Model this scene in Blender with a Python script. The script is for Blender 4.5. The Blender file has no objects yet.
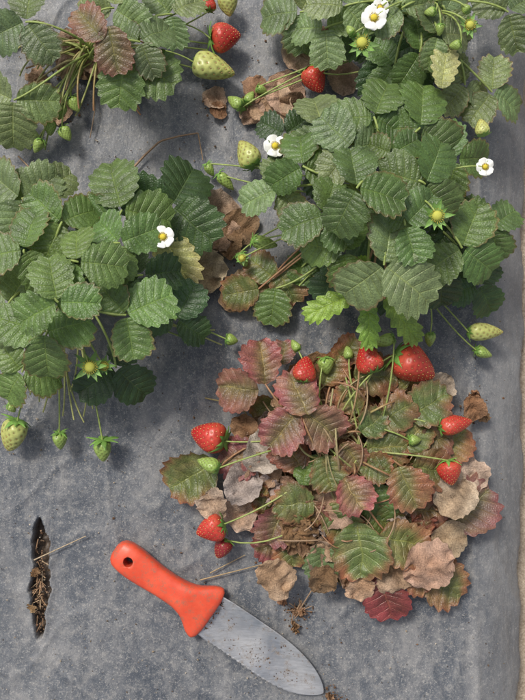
import bpy, math, random, bmesh
import numpy as np
from mathutils import Vector
random.seed(11); rng=np.random.default_rng(7)
S=0.00117; H=1.0; CX,CY=262.5,350.0
def P(px,py,z=0.0):
    k=(H-z)/H
    return np.array([(px-CX)*S*k,(CY-py)*S*k,z])
U=random.uniform
scene=bpy.context.scene
# ---------------------------------------------------------------- helpers
class Acc:
    def __init__(s): s.V=[];s.F=[];s.UV=[];s.C=[];s.n=0
    def add(s,V,F,UV,C):
        s.V.append(V);s.F.append(np.asarray(F,dtype=np.int32)+s.n);s.UV.append(UV);s.C.append(C);s.n+=len(V)
    def build(s,name,mat,parent=None,smooth=True):
        if not s.V: return None
        V=np.concatenate(s.V);UV=np.concatenate(s.UV);C=np.concatenate(s.C);F=np.concatenate(s.F)
        me=bpy.data.meshes.new(name)
        me.vertices.add(len(V));me.vertices.foreach_set('co',V.astype(np.float32).ravel())
        me.loops.add(F.size);me.loops.foreach_set('vertex_index',F.ravel())
        me.polygons.add(len(F));me.polygons.foreach_set('loop_start',np.arange(0,F.size,4,dtype=np.int32))
        me.update(calc_edges=True)
        uvl=me.uv_layers.new(name='UVMap');uvl.data.foreach_set('uv',UV[F.ravel()].astype(np.float32).ravel())
        ca=me.color_attributes.new('Col','FLOAT_COLOR','POINT')
        C4=np.concatenate([C,np.ones((len(C),1))],1);ca.data.foreach_set('color',C4.astype(np.float32).ravel())
        me.polygons.foreach_set('use_smooth',[smooth]*len(F))
        me.materials.append(mat);me.validate()
        o=bpy.data.objects.new(name,me);scene.collection.objects.link(o)
        if parent: o.parent=parent
        return o
def empty(name,loc=(0,0,0)):
    e=bpy.data.objects.new(name,None);e.empty_display_size=.05;scene.collection.objects.link(e);return e
def gridF(nr,nc,closed=False):
    i=np.arange(nr-1)[:,None]; 
    j=np.arange(nc if closed else nc-1)[None,:]
    a=i*nc+j; b=i*nc+(j+1)%nc; c=(i+1)*nc+(j+1)%nc; d=(i+1)*nc+j
    return np.stack([a+0*b,b+0*a,c,d],-1).reshape(-1,4)
def norm(v): return v/(np.linalg.norm(v)+1e-9)
# ---------------------------------------------------------------- materials
def mat(name):
    m=bpy.data.materials.new(name);m.use_nodes=True;nt=m.node_tree
    return m,nt,nt.nodes['Principled BSDF'],nt.nodes['Material Output']
def N(nt,t,**k):
    n=nt.nodes.new(t)
    for a,b in k.items(): setattr(n,a,b)
    return n
def math_(nt,op,a,b=None,c=None,clamp=False):
    n=nt.nodes.new('ShaderNodeMath');n.operation=op;n.use_clamp=clamp
    for i,v in enumerate((a,b,c)):
        if v is None: continue
        if isinstance(v,(int,float)): n.inputs[i].default_value=v
        else: nt.links.new(v,n.inputs[i])
    return n.outputs[0]
def mixc(nt,fac,a,b,bt='MIX'):
    n=nt.nodes.new('ShaderNodeMix');n.data_type='RGBA';n.blend_type=bt
    if isinstance(fac,(int,float)): n.inputs[0].default_value=fac
    else: nt.links.new(fac,n.inputs[0])
    for v,i in ((a,6),(b,7)):
        if isinstance(v,tuple): n.inputs[i].default_value=v if len(v)==4 else v+(1,)
        else: nt.links.new(v,n.inputs[i])
    return n.outputs[2]
def ramp(nt,fac,stops):
    n=nt.nodes.new('ShaderNodeValToRGB');cr=n.color_ramp
    while len(cr.elements)<len(stops): cr.elements.new(.5)
    for e,(p,c) in zip(cr.elements,stops):
        e.position=p;e.color=(c,c,c,1) if isinstance(c,(int,float)) else tuple(c)+(1,)
    nt.links.new(fac,n.inputs[0]);return n.outputs[0]
def noise(nt,vec,scale,detail=4,rough=.55,dist=0):
    n=N(nt,'ShaderNodeTexNoise')
    n.inputs['Scale'].default_value=scale;n.inputs['Detail'].default_value=detail
    n.inputs['Roughness'].default_value=rough;n.inputs['Distortion'].default_value=dist
    nt.links.new(vec,n.inputs['Vector']);return n.outputs[0]
def bump(nt,bsdf,h,strength,dist,prev=None):
    b=N(nt,'ShaderNodeBump');b.inputs['Strength'].default_value=strength;b.inputs['Distance'].default_value=dist
    nt.links.new(h,b.inputs['Height'])
    if prev is not None: nt.links.new(prev,b.inputs['Normal'])
    nt.links.new(b.outputs[0],bsdf.inputs['Normal']);return b.outputs[0]

def leaf_material(name,dry=False):
    m,nt,bs,out=mat(name)
    tc=N(nt,'ShaderNodeTexCoord');at=N(nt,'ShaderNodeAttribute',attribute_name='Col')
    sx=N(nt,'ShaderNodeSeparateXYZ');nt.links.new(tc.outputs['UV'],sx.inputs[0])
    u=math_(nt,'ABSOLUTE',sx.outputs[0]);v=sx.outputs[1]
    fr=math_(nt,'FRACT',v);d=math_(nt,'ABSOLUTE',math_(nt,'SUBTRACT',fr,.5))
    wd=math_(nt,'MULTIPLY_ADD',u,-.05,.10)
    lat=math_(nt,'SUBTRACT',1.0,math_(nt,'DIVIDE',d,wd),clamp=True)
    mid=math_(nt,'SUBTRACT',1.0,math_(nt,'DIVIDE',u,.05),clamp=True)
    vein=math_(nt,'MAXIMUM',math_(nt,'MULTIPLY',lat,math_(nt,'MULTIPLY_ADD',u,-.5,1.0)),mid)
    obj=tc.outputs['Object']
    n1=noise(nt,obj,70,3);n2=noise(nt,obj,600,2,.6)
    base=mixc(nt,1.0,at.outputs[0],ramp(nt,n1,[(.3,.70),(.7,1.28)]),'MULTIPLY')
    base=mixc(nt,.7,base,ramp(nt,n2,[(.3,.6),(.7,1.35)]),'MULTIPLY')
    vc=mixc(nt,1.0,base,(1.75,1.65,1.35) if not dry else (.75,.7,.65),'MULTIPLY')
    vc2=mixc(nt,.07 if not dry else 0.0,vc,(.42,.44,.22))
    col=mixc(nt,math_(nt,'MULTIPLY',vein,.85 if not dry else .22),base,vc2)
    nt.links.new(col,bs.inputs['Base Color'])
    vo=N(nt,'ShaderNodeTexVoronoi',feature='DISTANCE_TO_EDGE');vo.inputs['Scale'].default_value=360;nt.links.new(obj,vo.inputs['Vector'])
    h=math_(nt,'ADD',math_(nt,'MULTIPLY',vein,-.9 if not dry else -.3),math_(nt,'MULTIPLY',vo.outputs[0],.9))
    h=math_(nt,'ADD',h,math_(nt,'MULTIPLY',n2,.4 if not dry else 1.2))
    bump(nt,bs,h,.65 if not dry else .75,.0012)
    bs.inputs['Roughness'].default_value=.42 if not dry else .85
    bs.inputs['Specular IOR Level'].default_value=.6 if not dry else .2
    tr=N(nt,'ShaderNodeBsdfTranslucent');nt.links.new(mixc(nt,1.0,col,(1.7,1.8,.6),'MULTIPLY') if not dry else col,tr.inputs[0])
    mx=N(nt,'ShaderNodeMixShader');mx.inputs[0].default_value=.2
    nt.links.new(bs.outputs[0],mx.inputs[1]);nt.links.new(tr.outputs[0],mx.inputs[2]);nt.links.new(mx.outputs[0],out.inputs[0])
    return m
M_leaf=leaf_material('strawberry_leaf');M_dry=leaf_material('dry_leaf',True)
def simple_attr(name,rough,nsc=300,var=(.75,1.2),spec=.5,bmp=.3):
    m,nt,bs,out=mat(name);tc=N(nt,'ShaderNodeTexCoord');at=N(nt,'ShaderNodeAttribute',attribute_name='Col')
    n1=noise(nt,tc.outputs['Object'],nsc,4)
    c=mixc(nt,1.0,at.outputs[0],ramp(nt,n1,[(.3,var[0]),(.7,var[1])]),'MULTIPLY')
    nt.links.new(c,bs.inputs['Base Color']);bs.inputs['Roughness'].default_value=rough
    bs.inputs['Specular IOR Level'].default_value=spec
    bump(nt,bs,n1,bmp,.0008)
    return m
M_stem=simple_attr('stem',.55);M_berry=simple_attr('berry_skin',.36,250,(.80,1.15),.5,.2)
M_petal=simple_attr('petal',.7,400,(.92,1.03),.2,.2);M_crumb=simple_attr('soil_crumb',.95,600,(.5,1.4),.1,.8)

# ---------------------------------------------------------------- leaflet
NT=8;NR=NT*4+1
SV=np.array([0,.12,.3,.5,.7,.86,1.0]);SS=np.concatenate([-SV[:0:-1],SV]);NC=len(SS)
def wob(a,b,n=4,f=3.0):
    r=np.zeros_like(a)
    for k in range(n):
        fx,fy=rng.normal(0,f,2);r=r+np.sin(fx*a+fy*b+rng.uniform(0,6.28))/n
    return r
KIND={ # centre colour, margin colour, threshold
 'g':((.098,.168,.046),(.106,.172,.052),.9),
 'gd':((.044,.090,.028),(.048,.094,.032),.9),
 'gg':((.140,.200,.082),(.150,.206,.086),.9),
 'y':((.19,.33,.05),(.20,.34,.055),.9),
 'yl':((.36,.38,.15),(.42,.38,.17),.6),
 'gr':((.110,.155,.045),(.28,.11,.055),.72),
 'r':((.19,.105,.06),(.27,.10,.075),.5),
 'rb':((.15,.105,.055),(.20,.09,.06),.5),
 'rp':((.19,.12,.08),(.27,.085,.09),.48),
 'dr':((.17,.05,.04),(.26,.06,.06),.5),
 'rg':((.14,.155,.05),(.29,.13,.065),.5),
 'b':((.46,.32,.21),(.58,.44,.32),.5),
 'bd':((.25,.145,.08),(.38,.24,.145),.5),
 'bg':((.44,.36,.30),(.56,.47,.40),.5)}
DRY={'b','bd','bg'}
def leaflet(acc,base,yaw,pitch,roll,L,kind,wr=.98,fold=.22,droop=.18,asym=0,crumple=0,var=.12,gain=1.0):
    t=np.linspace(0,1,NR)[:,None];s=SS[None,:];a=np.abs(s)
    th=np.pi*(.012+.986*t)
    yo=.5*(1-np.cos(th));pw=U(.66,.82)
    xo=.5*wr*np.sin(th)**pw*(1-U(.12,.24)*np.cos(th))
    ym=t**1.5
    tr_=np.repeat(rng.uniform(.6,1.3,(NT+1,1)),4,axis=0)[:NR]
    tooth=np.array([0,.55,1.0,.62])[np.arange(NR)%4][:,None]*np.clip((t-.10)/.2,0,1)*.074*tr_
    tooth=tooth*(1-.3*np.clip((t-.93)/.07,0,1))
    if kind in DRY: tooth=tooth*.4
    dx=np.sin(th);dy=-np.cos(th)*.8+.38
    ow=1+.05*wob(s*1.0+0*t,t*4,3,1.6)
    xo2=(xo+tooth*dx*.9)*ow;yo2=yo+tooth*dy
    X=s*xo2*(1+asym*np.sign(s));Y=ym+(yo2-ym)*a**1.05
    v=(np.arange(NR)/4.0)[:,None]
    cor=.012 if kind not in DRY else .0
    Z=-cor*np.cos(2*np.pi*(v-.5))*np.minimum(1,a*5)*(1-.3*a)*np.clip(t*5,0,1)+0*s
    Z=Z+fold*np.abs(X)-fold*1.0*X**2/ (.5*wr)*.6 - droop*Y**2
    Z=Z+.045*wob(X*2,Y*2,4,3)+ .035*a**3*wob(X*4,Y*4,4,4)
    if crumple>0:
        k=crumple*U(2.0,5.0);sg=random.choice((1,1,-1))
        ca_=U(-.6,.6);Xr=X*math.cos(ca_)+(Y-.5)*math.sin(ca_);Yr=-X*math.sin(ca_)+(Y-.5)*math.cos(ca_)+.5
        X,Y=Xr,Yr
        xx=X+.1*wob(X,Y);r=1/k
        Z=Z+sg*r*(1-np.cos(np.clip(xx/r,-2.6,2.6)));X=r*np.sin(np.clip(xx/r,-2.6,2.6))
        k2=crumple*U(.6,2.4);r2=1/k2;Y0=Y
        Y=r2*np.sin(np.clip(Y0/r2,-2.4,2.4))-Z*np.sin(Y0/r2)*.5;Z=Z*np.cos(Y0/r2)-r2*(1-np.cos(Y0/r2))*random.choice((.5,-.5))
        rid=1-np.abs(wob(X*3,Y*3,3,3))*2.2
        Z=Z+crumple*.18*rid+crumple*.07*wob(X*9,Y*9,6,4)
        X=X+crumple*.14*wob(Y*6,Z*6);Y=Y+crumple*.14*wob(X*6,Z*6)
    d=np.array([math.cos(yaw)*math.cos(pitch),math.sin(yaw)*math.cos(pitch),-math.sin(pitch)])
    r_=np.array([math.sin(yaw),-math.cos(yaw),0]);n=np.cross(r_,d)
    r2=r_*math.cos(roll)+n*math.sin(roll);n2=np.cross(r2,d)
    V=base+L*(X[...,None]*r2+Y[...,None]*d+Z[...,None]*n2)
    V=V.reshape(-1,3)
    V[:,2]=np.maximum(V[:,2],.003+.002*np.abs(np.sin(V[:,0]*300)))
    c,mg,thr=KIND[kind];c=np.array(c);mg=np.array(mg)
    f=np.clip(((a*.6+.4*(t-.3))+.35*wob(s*1.2,t*2.5,4,3)-thr+.25)/.5,0,1)[...,None]
    C=c*(1-f)+mg*f
    if kind in('gr','rg','r','rp','rb'):
        e=np.clip((a-.86)/.14,0,1)[...,None]*.5;C=C*(1-e)+np.array((.18,.05,.035))*e
        e=(np.clip(1-a*2.2,0,1)*.5)[...,None];C=C*(1-e)+np.array((.14,.16,.05))*e
        f=np.clip(wob(s*2,t*4,4,3)*1.4-.1,0,1)[...,None]*.35;C=C*(1-f)+np.array((.32,.23,.11))*f
    elif kind in('g','gg') and random.random()<.3:
        e=np.clip((a-.9)/.1,0,1)[...,None]*.5;C=C*(1-e)+np.array((.20,.07,.04))*e
    if kind in DRY:
        f=np.clip(.4+.8*wob(s*2,t*4,4,3),0,1)[...,None];C=C*(1-f)+C*.62*f
    g=gain*(1+U(-var,var));C=C*g*np.array([1+U(-.06,.14),1,1+U(-.12,.06)])
    C=np.broadcast_to(C,(NR,NC,3)).reshape(-1,3)
    UV=np.stack(np.broadcast_arrays(s+0*t,v+0*s),-1).reshape(-1,2)
    acc.add(V,gridF(NR,NC),UV,np.clip(C,0,1))
# ---------------------------------------------------------------- tubes
def tube(acc,pts,r0,r1,c0,c1,ns=6,wig=0):
    pts=np.array(pts);n=len(pts);tg=np.gradient(pts,axis=0)
    tg/=np.linalg.norm(tg,axis=1)[:,None]+1e-9
    ref=np.array([.13,.21,.97]);
    if abs(tg.mean(0)@ref)>.9: ref=np.array([1,0,0.])
    e1=np.cross(tg,ref);e1/=np.linalg.norm(e1,axis=1)[:,None]+1e-9;e2=np.cross(tg,e1)
    k=np.linspace(0,1,n)[:,None];rr=r0+(r1-r0)*k
    an=np.arange(ns)*2*np.pi/ns
    V=pts[:,None,:]+rr[:,:,None]*(np.cos(an)[None,:,None]*e1[:,None,:]+np.sin(an)[None,:,None]*e2[:,None,:])
    C=(np.array(c0)*(1-k)+np.array(c1)*k)[:,None,:]*np.ones((1,ns,1))
    acc.add(V.reshape(-1,3),gridF(n,ns,True),np.zeros((n*ns,2)),C.reshape(-1,3))
def bez(a,b,c,d,n=14):
    t=np.linspace(0,1,n)[:,None];return (1-t)**3*a+3*t*(1-t)**2*b+3*t*t*(1-t)*c+t**3*d
SG=(.27,.34,.09);SY=(.40,.40,.15);SR=(.32,.16,.08);SB=(.32,.21,.125)
CJ=.012
def petiole(acc,crown,hub,r=.0012,c0=SG,c1=SG,arch=1.0,n=14,sw=.12):
    a=np.array(crown)+np.array([U(-CJ,CJ),U(-CJ,CJ),0]);d=hub-a
    side=np.array([-d[1],d[0],0])*U(-sw,sw);side2=side*U(.2,1.6)
    b=a+d*np.array([.22,.22,0])+np.array([0,0,hub[2]*.75*arch+.01])+side
    c=a+d*np.array([.75,.75,0])+np.array([0,0,hub[2]*1.0*arch])+side2
    c[2]=max(c[2],.004);p=bez(a,b,c,hub,n)
    tube(acc,p,r*1.3,r,c0,c1)
class Plant:
    def __init__(s,name,cx,cy,R,zmax):
        s.e=empty(name);s.cx,s.cy=cx,cy;s.crown=P(cx,cy,.012);s.R=R;s.z=zmax
        s.leaf=Acc();s.dry=Acc();s.stem=Acc();s.berry=Acc();s.petal=Acc();s.sw=.12
    def zat(s,x,y):
        q=math.hypot(x-s.cx,y-s.cy)/s.R;return s.z*max(.18,1-.75*min(q,1.2)**1.7)
    def lf(s,x,y,ang,L,kind='g',z=None,dz=0,tilt=.10,wr=.97,sp=108,n=3,stem=True,fold=.26,crumple=0,sc=None):
        z=(s.zat(x,y) if z is None else z)+dz;z=max(z,.008);hub=P(x,y,z)
        rad=math.atan2(s.cy-y,x-s.cx);rq=min(1,math.hypot(x-s.cx,y-s.cy)/s.R)
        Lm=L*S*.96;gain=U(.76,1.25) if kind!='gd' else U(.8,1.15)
        das=[0,sp,-sp][:n];rb=U(-.22,.22)
        for i,da in enumerate(das):
            yaw=math.radians(ang+da+U(-9,9))
            p=tilt+.25*rq*math.cos(yaw-rad)+U(-.2,.22)+rb*math.sin(math.radians(da))
            LL=Lm*(1.0 if i==0 else .9)*U(.92,1.06)
            acc=s.dry if kind in DRY else s.leaf
            leaflet(acc,hub+np.array([math.cos(yaw),math.sin(yaw),0])*.003+np.array([0,0,.002*(i==0)]),yaw,p,U(-.3,.3),LL,kind,wr=wr*U(.9,1.04),
              fold=fold*U(.5,1.9),droop=U(.08,.36),asym=0 if i==0 else (.09 if i==1 else -.09),crumple=crumple,gain=gain)
        if stem:
            cc=sc or ((SG,SG) if kind not in('r','rp','dr','rg','rb')+tuple(DRY) else ((.24,.19,.08),SR))
            petiole(s.stem,s.crown,hub,.0012,cc[0],cc[1],sw=s.sw)
    def single(s,x,y,ang,L,kind,z=None,crumple=0,tilt=.1,wr=.95,fold=.2,stem=False,roll=None):
        z=s.zat(x,y) if z is None else z
        a=math.radians(ang);bx=x-math.cos(a)*L*.5;by=y+math.sin(a)*L*.5
        b=P(bx,by,z)
        leaflet(s.dry if kind in DRY else s.leaf,b,a,tilt,U(-.2,.2) if roll is None else roll,L*S,kind,wr=wr,fold=fold,crumple=crumple,droop=U(.05,.2))
        if stem: petiole(s.stem,s.crown,b,.0011,(.24,.19,.08) if kind!='g' else SG,SR if kind!='g' else SG,sw=s.sw)
    def build(s):
        s.leaf.build('leaves',M_leaf,s.e);s.dry.build('dry_leaves',M_dry,s.e);s.stem.build('stems',M_stem,s.e)
        s.berry.build('unripe_berries',M_berry,s.e);s.petal.build('flowers',M_petal,s.e)
# ---------------------------------------------------------------- berries / flowers
def frame(ang,pitch):
    a=math.radians(ang);p=math.radians(pitch)
    d=np.array([math.cos(a)*math.cos(p),math.sin(a)*math.cos(p),-math.sin(p)])
    r=np.array([-math.sin(a),math.cos(a),0]);return d,r,np.cross(d,r)
def sepals(acc,o,d,r,n,rad,num=10,col=(.13,.26,.05),open_=.15):
    for k in range(num):
        an=2*math.pi*k/num+U(-.15,.15);ro=math.cos(an)*r+math.sin(an)*n
        Lk=rad*(1.0 if k%2 else .8)*U(.85,1.15);w=rad*.2
        tt=np.linspace(0,1,6)[:,None]
        ce=o+ro*Lk*tt+d*(Lk*(-.10*np.sin(tt*3)+open_*tt**2+U(-.3,.3)*tt**2))
        tn=np.cross(d,ro);ww=w*np.sin(np.clip(tt*.95+.12,0,1)*np.pi)**.8*(1-.3*tt)
        V=np.stack([ce-tn*ww,ce-d*w*.25,ce+tn*ww],1)
        C=np.array(col)*U(.8,1.25)*np.ones((18,3))
        acc.add(V.reshape(-1,3),gridF(6,3),np.zeros((18,2)),C)
def berry(acc,sacc,x,y,z,L,W,ang,pitch,c0,c1,cs,nseed=110,cal=1.0,calcol=(.15,.29,.055)):
    L*=S;W*=S*.5;d,r,n=frame(ang,pitch);o=P(x,y,z)-d*L*.5
    NRr,NCc=60,80
    t=np.linspace(0,1,NRr)[:,None];an=(np.arange(NCc)*2*np.pi/NCc)[None,:]
    ex=U(.52,.62)
    def prof(t): return np.clip(np.sin(np.pi*np.clip(t,0,1)**.62),0,1)**ex*(1-.18*t)*1.05
    seeds=[]
    for k in range(nseed):
        tk=.05+.92*((k+.5)/nseed)**.9;ak=k*2.39996+U(-.08,.08)
        seeds.append((tk+U(-.008,.008),ak%(2*np.pi)))
    R=prof(t);p1,p2=U(0,6),U(0,6)
    def lumpf(an,t): return 1+.06*np.sin(an*2+p1+t*1.5)+.045*np.sin(an*3+p2+t*4)
    lump=lumpf(an,t)
    best=np.full((NRr,NCc),9.)
    for tk,ak in seeds:
        da=(an-ak+np.pi)%(2*np.pi)-np.pi
        dist=np.sqrt(((t-tk)*L)**2+(da*np.maximum(R,.2)*W)**2)
        best=np.minimum(best,dist)
    sp=math.sqrt(2*math.pi*W*L*.7/nseed)
    pit=np.exp(-(best/(sp*.26))**2)
    rr=W*R*lump-pit*sp*.14+sp*.03*np.clip(best/sp,0,1)
    V=o+d*(t*L)[...,None]+rr[...,None]*(np.cos(an)[...,None]*r+np.sin(an)[...,None]*n)
    f=np.clip(t**.7+.15*np.sin(an*2+p2),0,1)[...,None]
    C=np.array(c0)*(1-f)+np.array(c1)*f;C=C*(1-.45*pit[...,None])
    acc.add(V.reshape(-1,3),gridF(NRr,NCc,True),np.zeros((NRr*NCc,2)),np.clip(C,0,1).reshape(-1,3))
    for tk,ak in seeds:
        Rk=float(prof(tk))*float(lumpf(ak,tk))*W;ra=math.cos(ak)*r+math.sin(ak)*n
        c=o+d*tk*L+ra*(Rk-sp*.08);s1=sp*.18;s2=sp*.11;tn=np.cross(d,ra)
        ring=[c+d*s1,c+tn*s2,c-d*s1,c-tn*s2];top=c+ra*s2*.8
        V=np.array(ring+[top+d*s1*.3,top-d*s1*.3])
        V=np.vstack([V,top+d*s1*.3001+tn*1e-5,top-d*s1*.3001+tn*1e-5]);F=[[1,2,5,4],[3,0,4,5],[0,1,4,6],[2,3,5,7]]
        acc.add(V,F,np.zeros((8,2)),np.array(cs)*U(.7,1.2)*np.ones((8,3)))
    sepals(sacc,o+d*L*.02,d,r,n,W*1.05*cal,10,calcol)
    return o
RED0=(.58,.085,.045);RED1=(.52,.022,.022);SEEDR=(.66,.36,.11)
GR0=(.42,.46,.15);GR1=(.46,.46,.13);SEEDG=(.35,.20,.06)
def ripe(pl,x,y,L,W,ang,z,pitch=5,stem=True,c0=RED0,c1=RED1,cal=1.0):
    e=empty('ripe_strawberry');b=Acc();c=Acc()
    g=U(.82,1.05);c0=tuple(v*g for v in c0);c1=tuple(v*g for v in c1)
    o=berry(b,c,x,y,z,L,W,ang,pitch,c0,c1,SEEDR,int(60+L*2.2),cal)
    if stem: petiole(c,pl.crown,o,.0009,SY,SG,sw=.25)
    b.build('berry',M_berry,e);c.build('calyx_and_stalk',M_stem,e)
def green(pl,x,y,L,W,ang,z,pitch=20,big=False,stem=True,cal=1.3,col=None,arch=1.0):
    c0,c1=(GR0,GR1) if big else ((.25,.36,.08),(.30,.41,.10))
    if col: c0=c1=col
    o=berry(pl.berry,pl.stem,x,y,z,L,W,ang,pitch,c0,c1,SEEDG if big else (.25,.25,.06),70,cal)
    if stem: petiole(pl.stem,pl.crown,o,.0009,SG,SG,arch)
def flower(pl,x,y,dia,z,ang=0,tiltx=.15,petals=True,stem=True):
    o=P(x,y,z);n=norm(np.array([U(-tiltx,tiltx),U(-tiltx,tiltx),1.0]));r=norm(np.cross(n,[0,1,.1]));q=np.cross(n,r)
    R=dia*S*.5
    if petals:
        for k in range(5):
            a=math.radians(ang)+k*2*math.pi/5+U(-.08,.08);ro=math.cos(a)*r+math.sin(a)*q;tn=np.cross(n,ro)
            ph=np.linspace(0,np.pi,10)[:,None];s=np.linspace(-1,1,7)[None,:]
            w=R*.50*np.sin(ph*.985+.03)**.75*(1-.15*np.cos(ph));yc=R*(.20+.40*(1-np.cos(ph)))
            x_=s*w;y_=yc+0*s
            z_=R*(.22*(y_/R)**1.5-.18*s**2)+R*.05*wob(s*2+0*ph,ph*1.5+0*s)+R*.03*(k%2)
            V=o+x_[...,None]*tn+y_[...,None]*ro+z_[...,None]*n
            C=np.ones((70,3))*np.array((.84,.84,.78));C[:7]=(.6,.68,.35)
            pl.petal.add(V.reshape(-1,3),gridF(10,7),np.zeros((70,2)),C)
    rc=R*(.27 if petals else .42);t=np.linspace(0,1,8)[:,None];an=(np.arange(14)*2*np.pi/14)[None,:]
    rr=rc*np.sin(t*np.pi*.5+.02)*(1+.08*np.sin(an*7+t*20));h=rc*.75*np.cos(t*np.pi*.5)
    V=o+n*R*.08+rr[...,None]*(np.cos(an)[...,None]*r+np.sin(an)[...,None]*q)+h[...,None]*n
    pl.petal.add(V.reshape(-1,3),gridF(8,14,True),np.zeros((112,2)),np.ones((112,3))*np.array((.62,.50,.05) if petals else (.48,.48,.09)))
    for k in range(20):
        a=k*2*math.pi/20;ro=math.cos(a)*r+math.sin(a)*q;b0=o+ro*rc*.9+n*R*.05;b1=o+ro*rc*U(1.25,1.5)+n*rc*U(.4,.8)
        tube(pl.petal,[b0,(b0+b1)/2,b1*.9+b0*.1,b1],.00022,.00055,(.6,.6,.2),(.62,.40,.03),4)
    sepals(pl.stem,o-n*R*.05,n,r,q,R*(.85 if petals else 1.4),10,(.17,.31,.07),.15)
    if stem: petiole(pl.stem,pl.crown,o-n*R*.1,.0009,SG,SG)
def jit(v,k): return v+U(-k,k)
# ================================================================ plants
# ---- C : left plant
C=Plant('strawberry_plant',70,285,150,.14)
for (x,y,a,L,k,dz) in [
 (122,210,100,50,'g',.02),(172,206,66,54,'gd',.01),(62,222,130,40,'g',.025),(120,243,20,36,'g',.035),(78,262,-5,40,'g',.045),
 (22,198,150,42,'gg',.01),(40,195,40,38,'gg',.0),(24,250,190,38,'g',.03),(45,332,268,44,'g',.035),(126,315,20,42,'g',.03),
 (176,320,70,36,'gd',-.01),(22,372,235,38,'g',.01),(116,368,-40,42,'gd',-.01),(8,305,170,40,'gg',.01),
 (58,302,100,38,'g',.06),(143,275,10,32,'gd',-.01)]:
    C.lf(x,y,a,L,k,dz=dz)
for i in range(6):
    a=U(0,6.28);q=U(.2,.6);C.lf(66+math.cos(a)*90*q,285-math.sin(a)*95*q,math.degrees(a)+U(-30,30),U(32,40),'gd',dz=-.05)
C.single(177,258,-95,54,'yl',z=.065,crumple=.2,tilt=.0,wr=.7)
flower(C,163,237,20,.14);flower(C,90,367,22,.13,petals=False);flower(C,104,366,14,.12,petals=False)
green(C,13,436,33,25,-110,.03,15,True);green(C,60,441,18,14,-90,.03,20);green(C,103,451,22,17,-90,.03,15,False,cal=1.9);green(C,232,340,12,11,-10,.03,10)
green(C,12,408,10,10,-60,.05)
ripe(C,155,227,16,14,100,.12,stem=False);green(C,190,340,10,9,-20,.03)
for i in range(9): petiole(C.stem,C.crown,P(U(20,100),U(385,425),U(.02,.05)),.0009,SG,SY)
for (x,y) in [(215,330),(222,345),(205,322)]: petiole(C.stem,C.crown,P(x,y,.012),.0009,SG,SY)
C.build()
# ---- B : big right plant
B=Plant('strawberry_plant',375,205,160,.15)
for (x,y,a,L,k,dz) in [
 (374,117,75,40,'g',.035),(420,128,80,42,'g',.03),(322,128,110,38,'gg',.02),(357,188,-10,42,'g',.06),(425,184,60,40,'g',.045),
 (303,166,100,38,'g',.02),(384,265,-30,48,'gg',.05),(343,252,170,38,'g',.02),(462,248,-35,42,'g',.025),(490,228,40,34,'g',.01),
 (278,190,200,34,'gg',.01),(456,160,10,38,'g',.02),(325,215,190,36,'g',.03),(405,225,40,36,'g',.04),(438,268,-80,36,'gd',.0),
 (352,148,130,36,'gg',.03),(392,154,40,26,'g',.03),(478,285,-50,32,'gd',-.01),(285,135,150,26,'gd',0)]:
    B.lf(x,y,a,L,k,dz=dz)
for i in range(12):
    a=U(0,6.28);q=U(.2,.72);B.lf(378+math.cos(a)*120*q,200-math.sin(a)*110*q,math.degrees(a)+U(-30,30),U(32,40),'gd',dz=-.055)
for (x,y,a,L) in [(333,303,205,50),(369,320,-88,46),(402,318,-48,52)]:
    B.single(x,y,a,L,'y',z=.11,wr=.36,fold=.4,stem=True,tilt=.1)
B.lf(365,284,90,24,'y',z=.14,wr=.5)
for (x,y,a,L,k) in [(287,286,-60,36,'gr'),(241,292,190,36,'gr'),(273,306,-100,36,'g'),(262,268,140,32,'gr'),(302,270,80,32,'g'),(316,262,20,30,'g')]:
    B.single(x,y,a,L,k,z=.03,stem=True)
flower(B,275,146,21,.10);flower(B,485,167,16,.14);flower(B,437,216,20,.19,petals=False);flower(B,242,258,12,.05,petals=False)
green(B,247,153,29,22,120,.04,10,True);green(B,482,127,15,12,100,.15,10,True,stem=False);green(B,226,182,22,12,-45,.02);green(B,210,170,14,10,-60,.02)
green(B,486,332,36,18,0,.03,10,True,cal=.9);green(B,484,353,18,12,-20,.02,10);green(B,243,260,15,12,-60,.03);green(B,265,243,26,13,-10,.05)
green(B,430,340,14,10,-90,.04);green(B,415,330,10,8,-60,.05);green(B,436,211,12,11,60,.17)
ripe(B,297,231,24,18,60,.13,stem=False);ripe(B,467,211,14,12,60,.12)
for (x,y,a,L,k) in [(206,270,-70,50,'b'),(215,214,30,48,'b'),(232,300,10,26,'b'),(255,285,60,30,'b'),(240,225,-30,34,'bd'),(320,275,40,34,'b'),(230,245,120,30,'bd'),(195,285,-40,34,'bd'),(222,235,60,34,'b'),(205,240,-80,30,'bg'),(250,280,0,30,'b')]:
    B.single(x,y,a,L,k,z=.014,crumple=U(.25,.5))
B.build()
# ---- E : top right plant
E=Plant('strawberry_plant',410,25,130,.11)
for (x,y,a,L,k,dz) in [(300,12,170,42,'gg',.01),(325,28,-80,36,'gg',.0),(345,6,60,36,'gg',.01),(420,52,-20,38,'g',.01),(402,8,120,34,'gg',.03),
 (445,12,60,34,'gg',.01),(492,92,-20,40,'gg',.02),(508,12,40,38,'gg',.01),(395,66,-120,32,'g',-.01),(465,85,230,32,'gg',0),(438,35,10,32,'gg',.03)]:
    E.lf(x,y,a,L,k,dz=dz)
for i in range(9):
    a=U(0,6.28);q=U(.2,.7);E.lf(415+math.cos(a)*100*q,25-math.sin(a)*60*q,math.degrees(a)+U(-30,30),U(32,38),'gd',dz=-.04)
E.single(445,68,80,42,'yl',z=.14,wr=.5)
flower(E,374,18,22,.15);flower(E,380,8,16,.14);flower(E,362,43,22,.14,petals=False);flower(E,470,25,16,.15,petals=False)
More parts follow.
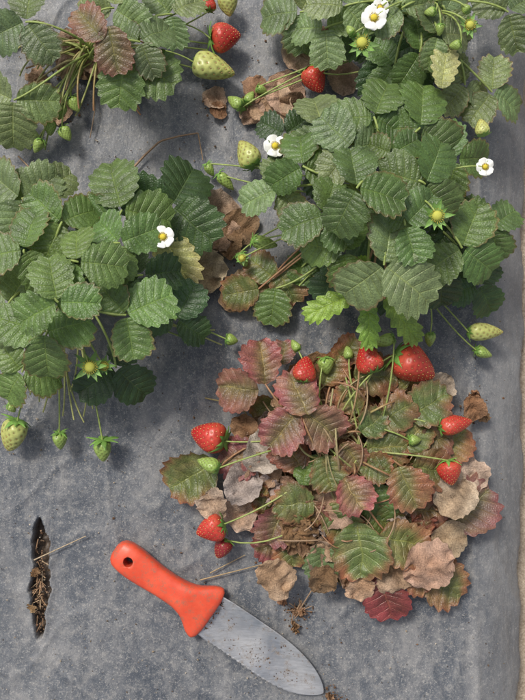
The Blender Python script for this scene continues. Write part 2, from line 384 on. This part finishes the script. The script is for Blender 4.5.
for (x,y) in [(440,30),(455,45),(465,8),(430,12),(350,30)]: green(E,x,y,10,8,U(0,360),.14)
ripe(E,315,80,27,23,-60,.03);
green(E,235,102,20,13,140,.02);green(E,250,97,15,10,60,.02);green(E,262,90,12,9,-20,.02)
for (x,y,a,L,k) in [(270,105,20,44,'b'),(305,52,60,44,'b'),(288,92,-30,46,'b'),(328,45,100,34,'bd'),(255,88,100,30,'bd'),(345,75,-60,34,'b'),(295,108,-10,34,'bd'),(310,62,-40,30,'b'),(250,110,-100,28,'b')]:
    E.single(x,y,a,L,k,z=.016,crumple=U(.25,.5))
E.build()
# ---- A : top left plant
A=Plant('strawberry_plant',92,52,110,.09)
for (x,y,a,L,k,dz) in [(26,22,200,42,'gg',.02),(14,100,255,46,'gg',.02),(114,8,80,36,'gg',.02),(172,14,30,34,'gg',.01),(140,42,40,32,'gg',.03)]:
    A.lf(x,y,a,L,k,dz=dz)
A.single(112,46,-80,40,'rb',z=.12,wr=.8);A.single(90,24,130,40,'rb',z=.12,wr=.7);A.single(152,70,-30,44,'g',z=.09,stem=True);A.single(121,80,-100,42,'g',z=.10,stem=True)
ripe(A,226,37,30,30,10,.03,10);green(A,214,68,42,27,-15,.03,5,True,cal=.6);green(A,228,5,22,19,-80,.03,10,True);ripe(A,209,3,16,14,90,.03)
for (x,y,a) in [(50,128,-90),(66,134,-60),(38,146,-120),(75,105,-60),(60,112,-100)]: green(A,x,y,15,12,a,.03,10)
for i in range(40):
    a=math.radians(U(-200,40));rr=U(40,95);h=P(92+math.cos(a)*rr,52-math.sin(a)*rr*.85,U(.01,.04));petiole(A.stem,A.crown,h,.001,random.choice([SY,SG]),random.choice([SG,SY,SB,SR]),sw=.2)
for (x,y) in [(45,150),(30,150),(208,50),(215,45),(200,70)]: petiole(A.stem,A.crown,P(x,y,.015),.001,SY,SG,sw=.1)
for i in range(16): A.single(92+random.gauss(0,22),62+random.gauss(0,20),U(0,360),U(22,34),random.choice(['bd','b','bd','b']),z=U(.008,.02),crumple=U(.4,.8))
for (x,y,a,L,k) in [(5,30,10,30,'b'),(215,98,30,24,'b'),(218,110,-30,18,'bd')]:
    A.single(x,y,a,L,k,z=.01,crumple=U(.3,.45))
A.build()
# ---- D : dying reddish plant
CJ=.03
D=Plant('strawberry_plant',345,440,150,.09);D.sw=.3
for (x,y,a,L,k,z) in [
 (262,364,100,40,'rp',.07),(238,388,160,42,'r',.06),(300,393,95,44,'rp',.09),(283,426,215,42,'rp',.085),(320,424,-30,42,'r',.085),
 (191,473,200,52,'gr',.03),(428,404,30,44,'gr',.06),(375,376,20,42,'rg',.06),(406,485,-40,42,'rg',.07),(432,468,20,40,'rg',.06),
 (355,493,-90,36,'rp',.07),(360,550,-70,54,'gr',.05),(385,596,-95,44,'dr',.035),(441,580,-10,50,'rg',.02),(403,545,-30,48,'rg',.05),
 (470,506,10,52,'rp',.03),(306,471,60,30,'g',.06),(386,450,20,38,'gr',.06),(376,500,-40,36,'g',.05),(296,503,200,38,'gr',.05),
 (238,460,170,42,'rp',.04),(325,560,-60,36,'gg',.03),(352,400,100,32,'rg',.06),(395,415,60,38,'rg',.06),(455,445,20,40,'rg',.04),
 (275,525,-120,40,'rp',.03),(290,550,-100,34,'rg',.025),(372,425,40,30,'gr',.07),(290,455,150,36,'r',.055),(340,520,-80,38,'gr',.045),
 (430,510,-20,38,'r',.04),(385,520,-60,38,'gr',.045),(330,370,90,32,'rg',.05),(270,545,-150,32,'rp',.02),(328,470,-60,34,'gr',.065),
 (415,435,80,36,'gr',.055),(350,455,-60,30,'rb',.065),(310,515,-120,34,'r',.05),(415,575,-60,38,'rg',.03),(450,530,-20,36,'rb',.03),
 (345,350,70,30,'rg',.05),(395,375,120,34,'rg',.05),(285,350,120,26,'rp',.04),(435,440,0,34,'rb',.05),(375,465,-30,30,'gr',.06)]:
    D.single(jit(x,2),jit(y,2),a+U(-8,8),L,k,z=z,stem=random.random()<.4,crumple=U(.06,.3),tilt=U(-.15,.3),fold=U(.15,.5))
for (x,y,a,L,k) in [(240,487,80,42,'bg'),(277,580,-50,40,'b'),(262,452,60,42,'bg'),(325,556,-30,42,'b'),(425,566,0,50,'b'),(456,497,30,42,'b'),(333,508,10,40,'b'),
 (240,515,-150,36,'b'),(215,505,150,30,'b'),(440,385,60,34,'bg'),(475,410,-60,26,'bd'),(470,480,70,36,'bg'),(395,572,200,46,'b'),(310,490,120,38,'b'),(285,400,30,30,'b'),
 (245,430,120,30,'bd'),(450,540,-30,36,'b'),(300,530,-60,40,'bd'),(320,580,-90,34,'bd'),(350,575,-60,30,'b'),(270,490,60,34,'bg'),(400,500,30,30,'b'),(360,470,0,28,'bg'),(360,590,-80,28,'b')]:
    D.single(jit(x,3),jit(y,3),a,L,k,z=U(.025,.06),crumple=U(.25,.6))
for i in range(135):
    a=U(0,6.28);q=math.sqrt(U(.02,1));x=350+math.cos(a)*108*q;y=465-math.sin(a)*103*q
    D.single(x,y,U(0,360),U(18,38),random.choice(['b','bd','bd','bg','r','rg','b','rb']),z=U(.01,.03+.035*(1-q)),crumple=U(.3,1.0))
SD=(.30,.26,.12)
for i in range(30):
    a=math.radians(U(20,200));rr=U(25,100);h=P(345+math.cos(a)*rr,452-math.sin(a)*rr,U(.01,.07));petiole(D.stem,D.crown,h,U(.0007,.0011),random.choice([SD,SB,SY]),random.choice([SB,SR,SD]),U(.7,1.5),sw=.5)
for i in range(22):
    a=math.radians(U(40,150));rr=U(20,75);h=P(350+math.cos(a)*rr,470-math.sin(a)*rr*1.3,U(.04,.08));petiole(D.stem,P(350+U(-12,12),490+U(-15,15),.02),h,U(.0007,.0011),random.choice([SY,SB,SD]),random.choice([SB,SD,SG]),U(.6,1.0),sw=.3)
for i in range(46):
    a=U(0,6.28);rr=80*math.sqrt(U(0,1));x,y=345+math.cos(a)*rr,465-math.sin(a)*rr;b=U(0,3.14);l=U(10,24);z=U(.02,.06)
    petiole(D.stem,P(x-math.cos(b)*l,y-math.sin(b)*l,z-.01),P(x+math.cos(b)*l,y+math.sin(b)*l,z),U(.0005,.0009),random.choice([SB,SB,SR]),random.choice([SB,SR]),.25,sw=.4)
ripe(D,208,436,36,32,165,.03,20);ripe(D,305,369,24,22,80,.075);ripe(D,368,358,28,26,110,.07);ripe(D,415,366,44,38,-30,.055,10)
ripe(D,456,424,32,20,10,.055);ripe(D,450,473,24,22,-80,.065);ripe(D,210,529,28,26,-160,.045);ripe(D,222,549,20,18,-120,.03,c0=(.27,.03,.03),c1=(.24,.02,.025))
for (x,y,L,W,a) in [(208,464,22,14,160),(326,366,16,15,-80),(415,440,12,10,0),(383,341,22,12,200),(295,345,12,9,120),(348,352,12,9,100)]:
    green(D,x,y,L,W,a,.06,10,False)
D.build()
CJ=.012
# ================================================================ mulch bed
xs=np.concatenate([np.arange(-.95,-.30,.006),np.arange(-.30,-.225,.0012),np.arange(-.225,.45,.003)]);xs=np.unique(np.round(xs,5))
ys=np.concatenate([np.arange(-1.6,-.45,.02),np.arange(-.45,.45,.003),np.arange(.45,1.6,.02)])
def edge_x(y): return .3155+ (y+.1)*.016
X,Y=np.meshgrid(xs,ys)
def wn(X,Y,f,n,seed):
    r=np.random.default_rng(seed);Z=np.zeros_like(X)
    for k in range(n):
        a=r.uniform(0,6.28);ff=f*r.uniform(.6,1.6);Z+=np.sin((math.cos(a)*X+math.sin(a)*Y)*ff+r.uniform(0,6.28)+1.3*np.sin((math.sin(a)*X-math.cos(a)*Y)*ff*.6))/n
    return Z
Z=.005*wn(X,Y,18,5,1)+.0016*wn(X,Y,70,6,2)+.0004*wn(X,Y,260,6,5)
rg=1-np.abs(wn(X,Y,24,3,11))*6;Z+=.0020*np.clip(rg,0,1)**2
rg=1-np.abs(wn(X,Y*.5,40,3,12))*7;Z+=.0014*np.clip(rg,0,1)**2
fold_=np.exp(-((X-(.250+.004*np.sin(Y*9)))/.004)**2)*.003;Z+=fold_
sh=np.clip((X-.255)/.07,0,1);Z-=.05*sh**1.5
ex=edge_x(Y)+.003*np.sin(Y*31)+.002*np.sin(Y*77)
Z-=np.clip((X-ex)/.02,0,1)*.12
Z-=np.clip((-.80-X)/.12,0,1)*.18
sxp,syp=P(40,578)[:2];hw=.0112;hh=.071
yy=(Y-syp)/hh;cx_=sxp+.0016*np.sin(Y*45)+.0006*np.sin(Y*190);wl=hw*np.sqrt(np.clip(1-yy**2,0,1))*(1+.16*np.sin(Y*110+1)+.09*np.sin(Y*330)+.05*np.sin(Y*800))
dd=(np.abs(X-cx_)-wl)
ins=(np.clip(-dd/.0016,0,1))*(np.abs(yy)<1)
Z+=.0025*np.exp(-(np.clip(dd,0,1)/.005)**2)*(np.abs(yy)<1.05)*np.clip((1.05-np.abs(yy))*6,0,1);Z=Z*(1-ins)+ins*(-.018+.004*wn(X,Y,400,5,8))
bed=Acc();Cc=np.zeros(X.shape+(3,));Cc[...,0]=ins
bed.add(np.stack([X,Y,Z],-1).reshape(-1,3),gridF(*X.shape),np.zeros((X.size,2)),Cc.reshape(-1,3))
m,nt,bs,out=mat('plastic_mulch');tc=N(nt,'ShaderNodeTexCoord');ob=tc.outputs['Object'];at=N(nt,'ShaderNodeAttribute',attribute_name='Col')
mp=N(nt,'ShaderNodeMapping');mp.inputs['Scale'].default_value=(1,.35,1);mp.inputs['Rotation'].default_value=(0,0,.5);nt.links.new(ob,mp.inputs[0])
n1=noise(nt,ob,5,4,.6,.3);n2=noise(nt,mp.outputs[0],30,7,.68,.6);n3=noise(nt,ob,420,4,.7);n4=noise(nt,ob,75,7,.76,.3);n5=noise(nt,ob,900,2,.6);n6=noise(nt,ob,210,5,.75)
base=ramp(nt,n1,[(.32,(.060,.070,.087)),(.5,(.088,.098,.114)),(.68,(.15,.155,.162))])
base=mixc(nt,ramp(nt,n2,[(.44,0),(.66,.65)]),base,(.245,.24,.235))
base=mixc(nt,ramp(nt,n4,[(.50,0),(.66,.6)]),base,(.27,.26,.245))
base=mixc(nt,ramp(nt,n4,[(.32,.5),(.46,0)]),base,(.045,.05,.06))
base=mixc(nt,ramp(nt,n6,[(.54,0),(.66,.5)]),base,(.31,.30,.28))
base=mixc(nt,ramp(nt,n3,[(.57,0),(.68,.5)]),base,(.38,.36,.33))
base=mixc(nt,ramp(nt,n3,[(.30,.6),(.41,0)]),base,(.035,.038,.045))
base=mixc(nt,ramp(nt,n5,[(.62,0),(.68,.5)]),base,(.50,.48,.44))
sepx=N(nt,'ShaderNodeSeparateXYZ');nt.links.new(ob,sepx.inputs[0])
sf=math_(nt,'MULTIPLY',math_(nt,'SUBTRACT',sepx.outputs[0],.235),25,clamp=True)
base=mixc(nt,math_(nt,'MULTIPLY',sf,.3),base,(.26,.255,.25))
sc_=N(nt,'ShaderNodeSeparateColor');nt.links.new(at.outputs[0],sc_.inputs[0])
base=mixc(nt,sc_.outputs[0],base,ramp(nt,n6,[(.35,(.03,.022,.016)),(.65,(.12,.085,.06))]))
nt.links.new(base,bs.inputs['Base Color'])
nt.links.new(ramp(nt,n4,[(.35,.32),(.7,.7)]),bs.inputs['Roughness'])
w1=bump(nt,bs,n2,.6,.004);w2=bump(nt,bs,n6,.3,.0008,w1);bump(nt,bs,n3,.35,.0006,w2)
bed.build('plastic_mulch_bed',m)
g=Acc();gx=np.concatenate([[-200,-20,-3],np.arange(-1.2,1.2,.02),[3,20,200]]);GX,GY=np.meshgrid(gx,gx)
GZ=-.075+.006*wn(GX,GY,40,5,3)*(np.abs(GX)<2)*(np.abs(GY)<2);GZ=np.where((GX<.27)&(GX>-.8)&(np.abs(GY)<1.55),-.16,GZ)
g.add(np.stack([GX,GY,GZ],-1).reshape(-1,3),gridF(*GX.shape),np.zeros((GX.size,2)),np.ones((GX.size,3)))
m,nt,bs,out=mat('path_soil');tc=N(nt,'ShaderNodeTexCoord');ob=tc.outputs['Object']
n1=noise(nt,ob,60,8,.7);n2=noise(nt,ob,400,4,.6)
nt.links.new(mixc(nt,.5,ramp(nt,n1,[(.3,(.25,.18,.12)),(.7,(.58,.47,.34))]),ramp(nt,n2,[(.35,(.2,.15,.1)),(.65,(.62,.52,.40))])),bs.inputs['Base Color'])
bs.inputs['Roughness'].default_value=.95;bump(nt,bs,n1,.8,.006)
g.build('ground',m)
# ================================================================ soil knife
K=empty('garden_knife')
b0=P(117,546);tip=P(325,690);ax=norm(tip-b0);ay=np.array([-ax[1],ax[0],0]);az=np.array([0,0,1.])
def KP(u,v,z): return b0+ax*(u*S)+ay*(v*S)+az*z
prof=[(0,0,5,.3),(1.5,0,10,.55),(5,0,13.5,.8),(12,0,15.6,.95),(24,-.5,16,1),(38,-1,15,1),(52,-1,13.8,1),(66,-.6,13.4,1),(78,0,14,1),(88,.2,16.5,1),(96,.2,21.5,1),(102,0,26.5,1),(107,0,29,.98),(111,0,29,.9),(114,0,26,.7),(116,0,18,.4)]
pu=np.array(prof);uu=np.unique(np.concatenate([np.linspace(0,6,8),np.linspace(6,108,50),np.linspace(108,116,8)]))
cv=np.interp(uu,pu[:,0],pu[:,1]);hw_=np.interp(uu,pu[:,0],pu[:,2])
kern=np.array([1,2,3,2,1])/9.;hs=hw_.copy();hs[6:-6]=np.convolve(hw_,kern,'same')[6:-6];hw_=hs
ht=.0125*np.interp(uu,pu[:,0],pu[:,3])*(1-.12*np.sin(np.clip((uu-20)/60,0,1)*np.pi))*np.where(uu>85,1-.25*np.clip((uu-85)/20,0,1),1)
na=40;an=np.arange(na)*2*np.pi/na
hacc=Acc();V=[]
for u_,c_,w_,h_ in zip(uu,cv,hw_,ht):
    for a_ in an:
        ca,sa=math.cos(a_),math.sin(a_);e=.66
        V.append(KP(u_,c_+w_*math.copysign(abs(ca)**e,ca),.0145+h_*math.copysign(abs(sa)**e,sa)))
V=np.array(V);nU=len(uu)
hacc.add(V,gridF(nU,na,True),np.zeros((len(V),2)),np.ones((len(V),3)))
m,nt,bs,out=mat('red_handle_plastic');tc=N(nt,'ShaderNodeTexCoord');ob=tc.outputs['Object']
n1=noise(nt,ob,45,6,.65);n2=noise(nt,ob,900,3,.6);n3=noise(nt,ob,110,8,.8)
c=ramp(nt,n1,[(.3,(.60,.060,.026)),(.7,(.74,.10,.042))])
c=mixc(nt,ramp(nt,n3,[(.51,0),(.62,.75)]),c,(.30,.13,.08));nt.links.new(c,bs.inputs['Base Color'])
nt.links.new(ramp(nt,n1,[(.3,.26),(.7,.45)]),bs.inputs['Roughness']);bump(nt,bs,n2,.3,.0004)
ho=hacc.build('handle',m,K)
bm=bmesh.new();bm.from_mesh(ho.data);bmesh.ops.holes_fill(bm,edges=[e for e in bm.edges if e.is_boundary],sides=0);bmesh.ops.recalc_face_normals(bm,faces=bm.faces);bm.to_mesh(ho.data);bm.free()
cb=bmesh.new();bmesh.ops.create_cone(cb,cap_ends=True,segments=28,radius1=4.8*S,radius2=4.8*S,depth=.06)
hc=KP(18,-.5,.0145)
bmesh.ops.translate(cb,verts=cb.verts,vec=Vector(hc));cme=bpy.data.meshes.new('hole_cutter');cb.to_mesh(cme);cb.free()
co=bpy.data.objects.new('hole_cutter',cme);scene.collection.objects.link(co)
md=ho.modifiers.new('hole','BOOLEAN');md.object=co;md.operation='DIFFERENCE';md.solver='EXACT'
dg=bpy.context.evaluated_depsgraph_get();nm=bpy.data.meshes.new_from_object(ho.evaluated_get(dg));ho.modifiers.clear();ho.data=nm
bpy.data.objects.remove(co)
ub=np.linspace(104,252,75);sv=np.linspace(-1,1,25);bacc=Acc();Vt=[]
for u_ in ub:
    q=np.clip((u_-178)/74.,0,1);w=23*(1-q**2.3)**.72+.15;w-=1.5*np.clip((125-u_)/15,0,1)
    for s_ in sv:
        ww=w
        if s_<-.98 and 130<u_<215: ww=w-1.3*(u_%5.9<2.4)
        Vt.append(KP(u_,s_*ww+ -q*2.0,.0055+.0085*(s_*w/22.5)**2+ .004*np.clip((150-u_)/50,0,1)))
Vt=np.array(Vt);Vb=Vt.copy();Vb[:,2]-=.0016
F=gridF(75,25);bacc.add(Vt,F,np.zeros((len(Vt),2)),np.ones((len(Vt),3)));bacc.add(Vb,F[:,::-1],np.zeros((len(Vt),2)),np.ones((len(Vt),3)))
idx=lambda i,j:i*25+j;off=75*25;bF=[]
for i in range(74):
    bF.append([idx(i,0),idx(i+1,0),idx(i+1,0)+off,idx(i,0)+off]);bF.append([idx(i+1,24),idx(i,24),idx(i,24)+off,idx(i+1,24)+off])
bacc.F.append(np.array(bF,dtype=np.int32))
m,nt,bs,out=mat('steel_blade');tc=N(nt,'ShaderNodeTexCoord');ob=tc.outputs['Object']
mp=N(nt,'ShaderNodeMapping');mp.inputs['Rotation'].default_value=(0,0,.60);mp.inputs['Scale'].default_value=(.25,2.2,1);nt.links.new(ob,mp.inputs[0])
n1=noise(nt,ob,20,5,.6,.4);n2=noise(nt,ob,100,8,.8,.3);n3=noise(nt,mp.outputs[0],260,4,.7)
dirt=ramp(nt,n2,[(.52,0),(.64,.9)]);dust=ramp(nt,n1,[(.38,.12),(.70,.75)])
c=mixc(nt,dust,(.54,.55,.56),(.30,.295,.29));c=mixc(nt,.5,c,ramp(nt,n3,[(.3,(.28,.28,.28)),(.7,(.62,.62,.63))]));c=mixc(nt,dirt,c,(.16,.12,.09));nt.links.new(c,bs.inputs['Base Color'])
mt=math_(nt,'MULTIPLY',math_(nt,'SUBTRACT',1.0,dust),math_(nt,'SUBTRACT',1.0,dirt));nt.links.new(mt,bs.inputs['Metallic'])
bs.inputs['Roughness'].default_value=.32;w1=bump(nt,bs,n2,.25,.0006);bump(nt,bs,n3,.25,.0003,w1)
bacc.build('blade',m,K)
def crumb(acc,p,r,col):
    V=np.array([[1,0,0],[0,1,0],[-1,0,0],[0,-1,0],[0,0,1.],[0,0,-1],[.05,.05,1],[.05,.05,-1]])*r*rng.uniform(.6,1.2,(8,1));V=V*np.array([1,rng.uniform(.5,1),rng.uniform(.4,.8)])
    a=U(0,6.28);R=np.array([[math.cos(a),-math.sin(a),0],[math.sin(a),math.cos(a),0],[0,0,1]]);V=V@R.T+p
    acc.add(V,[[0,1,6,4],[1,2,4,6],[2,3,4,6],[3,0,4,6],[1,0,5,7],[2,1,7,5],[3,2,7,5],[0,3,7,5]],np.zeros((8,2)),np.array(col)*U(.6,1.3)*np.ones((8,3)))
kd=Acc()
cl=[(U(125,240),U(-.9,.9)) for _ in range(7)]+[(150,-.8),(180,-.7),(135,.1)]
for i in range(110):
    c_=random.choice(cl);u_=min(247,max(118,c_[0]+random.gauss(0,7)));w=18*(1-max(0,(u_-178)/74)**2.3);s_=max(-.95,min(.95,c_[1]+random.gauss(0,.22)));v_=s_*w
    crumb(kd,KP(u_,v_,.0062+.0085*(s_*w/22.5)**2+.004*max(0,min(1,(150-u_)/50))),abs(random.gauss(0,.0005))+.0003,(.14,.09,.06))
for i in range(60):
    crumb(kd,KP(U(113,122),U(-20,20),.013),U(.0006,.0016),(.12,.07,.045))
kd.build('soil_bits',M_crumb,K,False)
# ================================================================ debris
db=Acc()
for i in range(2200):
    x,y=U(-10,505),U(0,700);r=abs(random.gauss(0,.0006))+.0003
    crumb(db,P(x,y,.001)+np.array([0,0,.0015]),min(r,.002),random.choice([(.10,.07,.05),(.30,.24,.17),(.42,.36,.28),(.16,.12,.08)]))
for (cx,cy,n,sp) in [(298,612,60,8),(333,694,40,6),(476,408,40,8),(205,270,60,18),(275,95,60,22),(70,95,40,20),(340,470,150,90),(210,100,30,8)]:
    for i in range(n): crumb(db,P(cx+random.gauss(0,sp),cy+random.gauss(0,sp),.002),U(.0006,.0022),(.15,.09,.055))
for i in range(160): crumb(db,P(40+random.gauss(0,2.8),590+random.gauss(0,22),-.014+U(0,.008)),U(.0008,.0026),random.choice([(.20,.12,.075),(.12,.08,.05),(.30,.2,.13)]))
db.build('soil_crumbs',M_crumb,None,False)
tw=Acc()
def straw(pts,r=.0009,c=(.34,.25,.15),z=.006):
    p=[P(x,y,z+U(0,.004)) for x,y in pts];p=np.array(p);tt=np.linspace(0,len(p)-1,16);q=np.stack([np.interp(tt,range(len(p)),p[:,k]) for k in range(3)],1)
    tube(tw,q,r,r*.6,c,c,5)
straw([(34,560),(60,548),(86,536)],.0009,(.42,.32,.2));straw([(134,167),(145,155),(160,141),(180,136),(198,133)],.0015,(.30,.19,.11));straw([(198,133),(203,160)],.0009,(.28,.18,.10));straw([(18,156),(38,176)],.0011,(.3,.2,.12))
straw([(93,80),(95,110),(90,138)],.001,(.2,.14,.09));straw([(205,398),(225,402),(245,412),(262,440)],.001,(.3,.24,.1));straw([(200,580),(240,570),(280,560)],.0009,(.35,.25,.13));straw([(210,573),(245,555)],.0008,(.35,.25,.13))
straw([(298,612),(315,585),(322,560)],.001,(.3,.2,.12))
for i in range(30):
    cx,cy=random.choice([(298,612),(298,610),(476,406)]);a=U(0,6.28);l=U(6,16);straw([(cx+U(-5,5),cy),(cx+math.cos(a)*l,cy+math.sin(a)*l)],U(.0004,.0009),random.choice([(.30,.18,.10),(.42,.28,.16),(.2,.11,.06)]),.005)
for i in range(34):
    cx,cy=40+U(-3,3),590+random.gauss(0,20);a=math.radians(90+random.gauss(0,35));l=U(5,13);straw([(cx,cy),(cx+math.cos(a)*l,cy+math.sin(a)*l)],U(.0004,.0009),random.choice([(.36,.22,.12),(.50,.36,.22),(.26,.15,.08)]),-.008)
tw.build('dry_stalks',M_stem)
dc=Acc()
for (x,y,a,L) in [(296,610,0,18),(302,616,70,16),(292,604,140,16),(300,620,-90,14),(474,404,60,20),(480,412,-30,18),(42,575,80,14),(38,600,-70,14),(330,696,-20,16)]:
    aa=math.radians(a);leaflet(dc,P(x-5,y,.004 if x>60 else -.008),aa,-.1,0,L*S,'bd',crumple=1.0,wr=.6)
dc.build('dead_leaf_scraps',M_dry)
# ================================================================ light + camera
el,az_=math.radians(56),math.radians(-35)
w=bpy.data.worlds.new('World');scene.world=w;w.use_nodes=True;nt=w.node_tree
sky=nt.nodes.new('ShaderNodeTexSky');sky.sky_type='NISHITA';sky.sun_disc=False;sky.sun_elevation=el;sky.sun_rotation=az_;sky.dust_density=4
hs_=nt.nodes.new('ShaderNodeHueSaturation');hs_.inputs['Saturation'].default_value=.5;nt.links.new(sky.outputs[0],hs_.inputs['Color'])
bg=nt.nodes['Background'];bg.inputs[1].default_value=.135;nt.links.new(hs_.outputs[0],bg.inputs[0])
sd=bpy.data.lights.new('sun','SUN');sd.energy=2.6;sd.angle=math.radians(11);sd.color=(1,.95,.88)
so=bpy.data.objects.new('sun',sd);scene.collection.objects.link(so)
dv=Vector((math.sin(az_)*math.cos(el),math.cos(az_)*math.cos(el),math.sin(el)))
so.rotation_euler=dv.to_track_quat('Z','Y').to_euler();so.location=dv*3
cam=bpy.data.cameras.new('camera');cam.sensor_fit='VERTICAL';cam.angle=2*math.atan(350*S/H);cam.clip_end=1000;cam.clip_start=.01
cobj=bpy.data.objects.new('camera',cam);cobj.location=(0,0,H);scene.collection.objects.link(cobj);scene.camera=cobj
scene.view_settings.view_transform='Standard';scene.view_settings.look='None';scene.view_settings.exposure=0
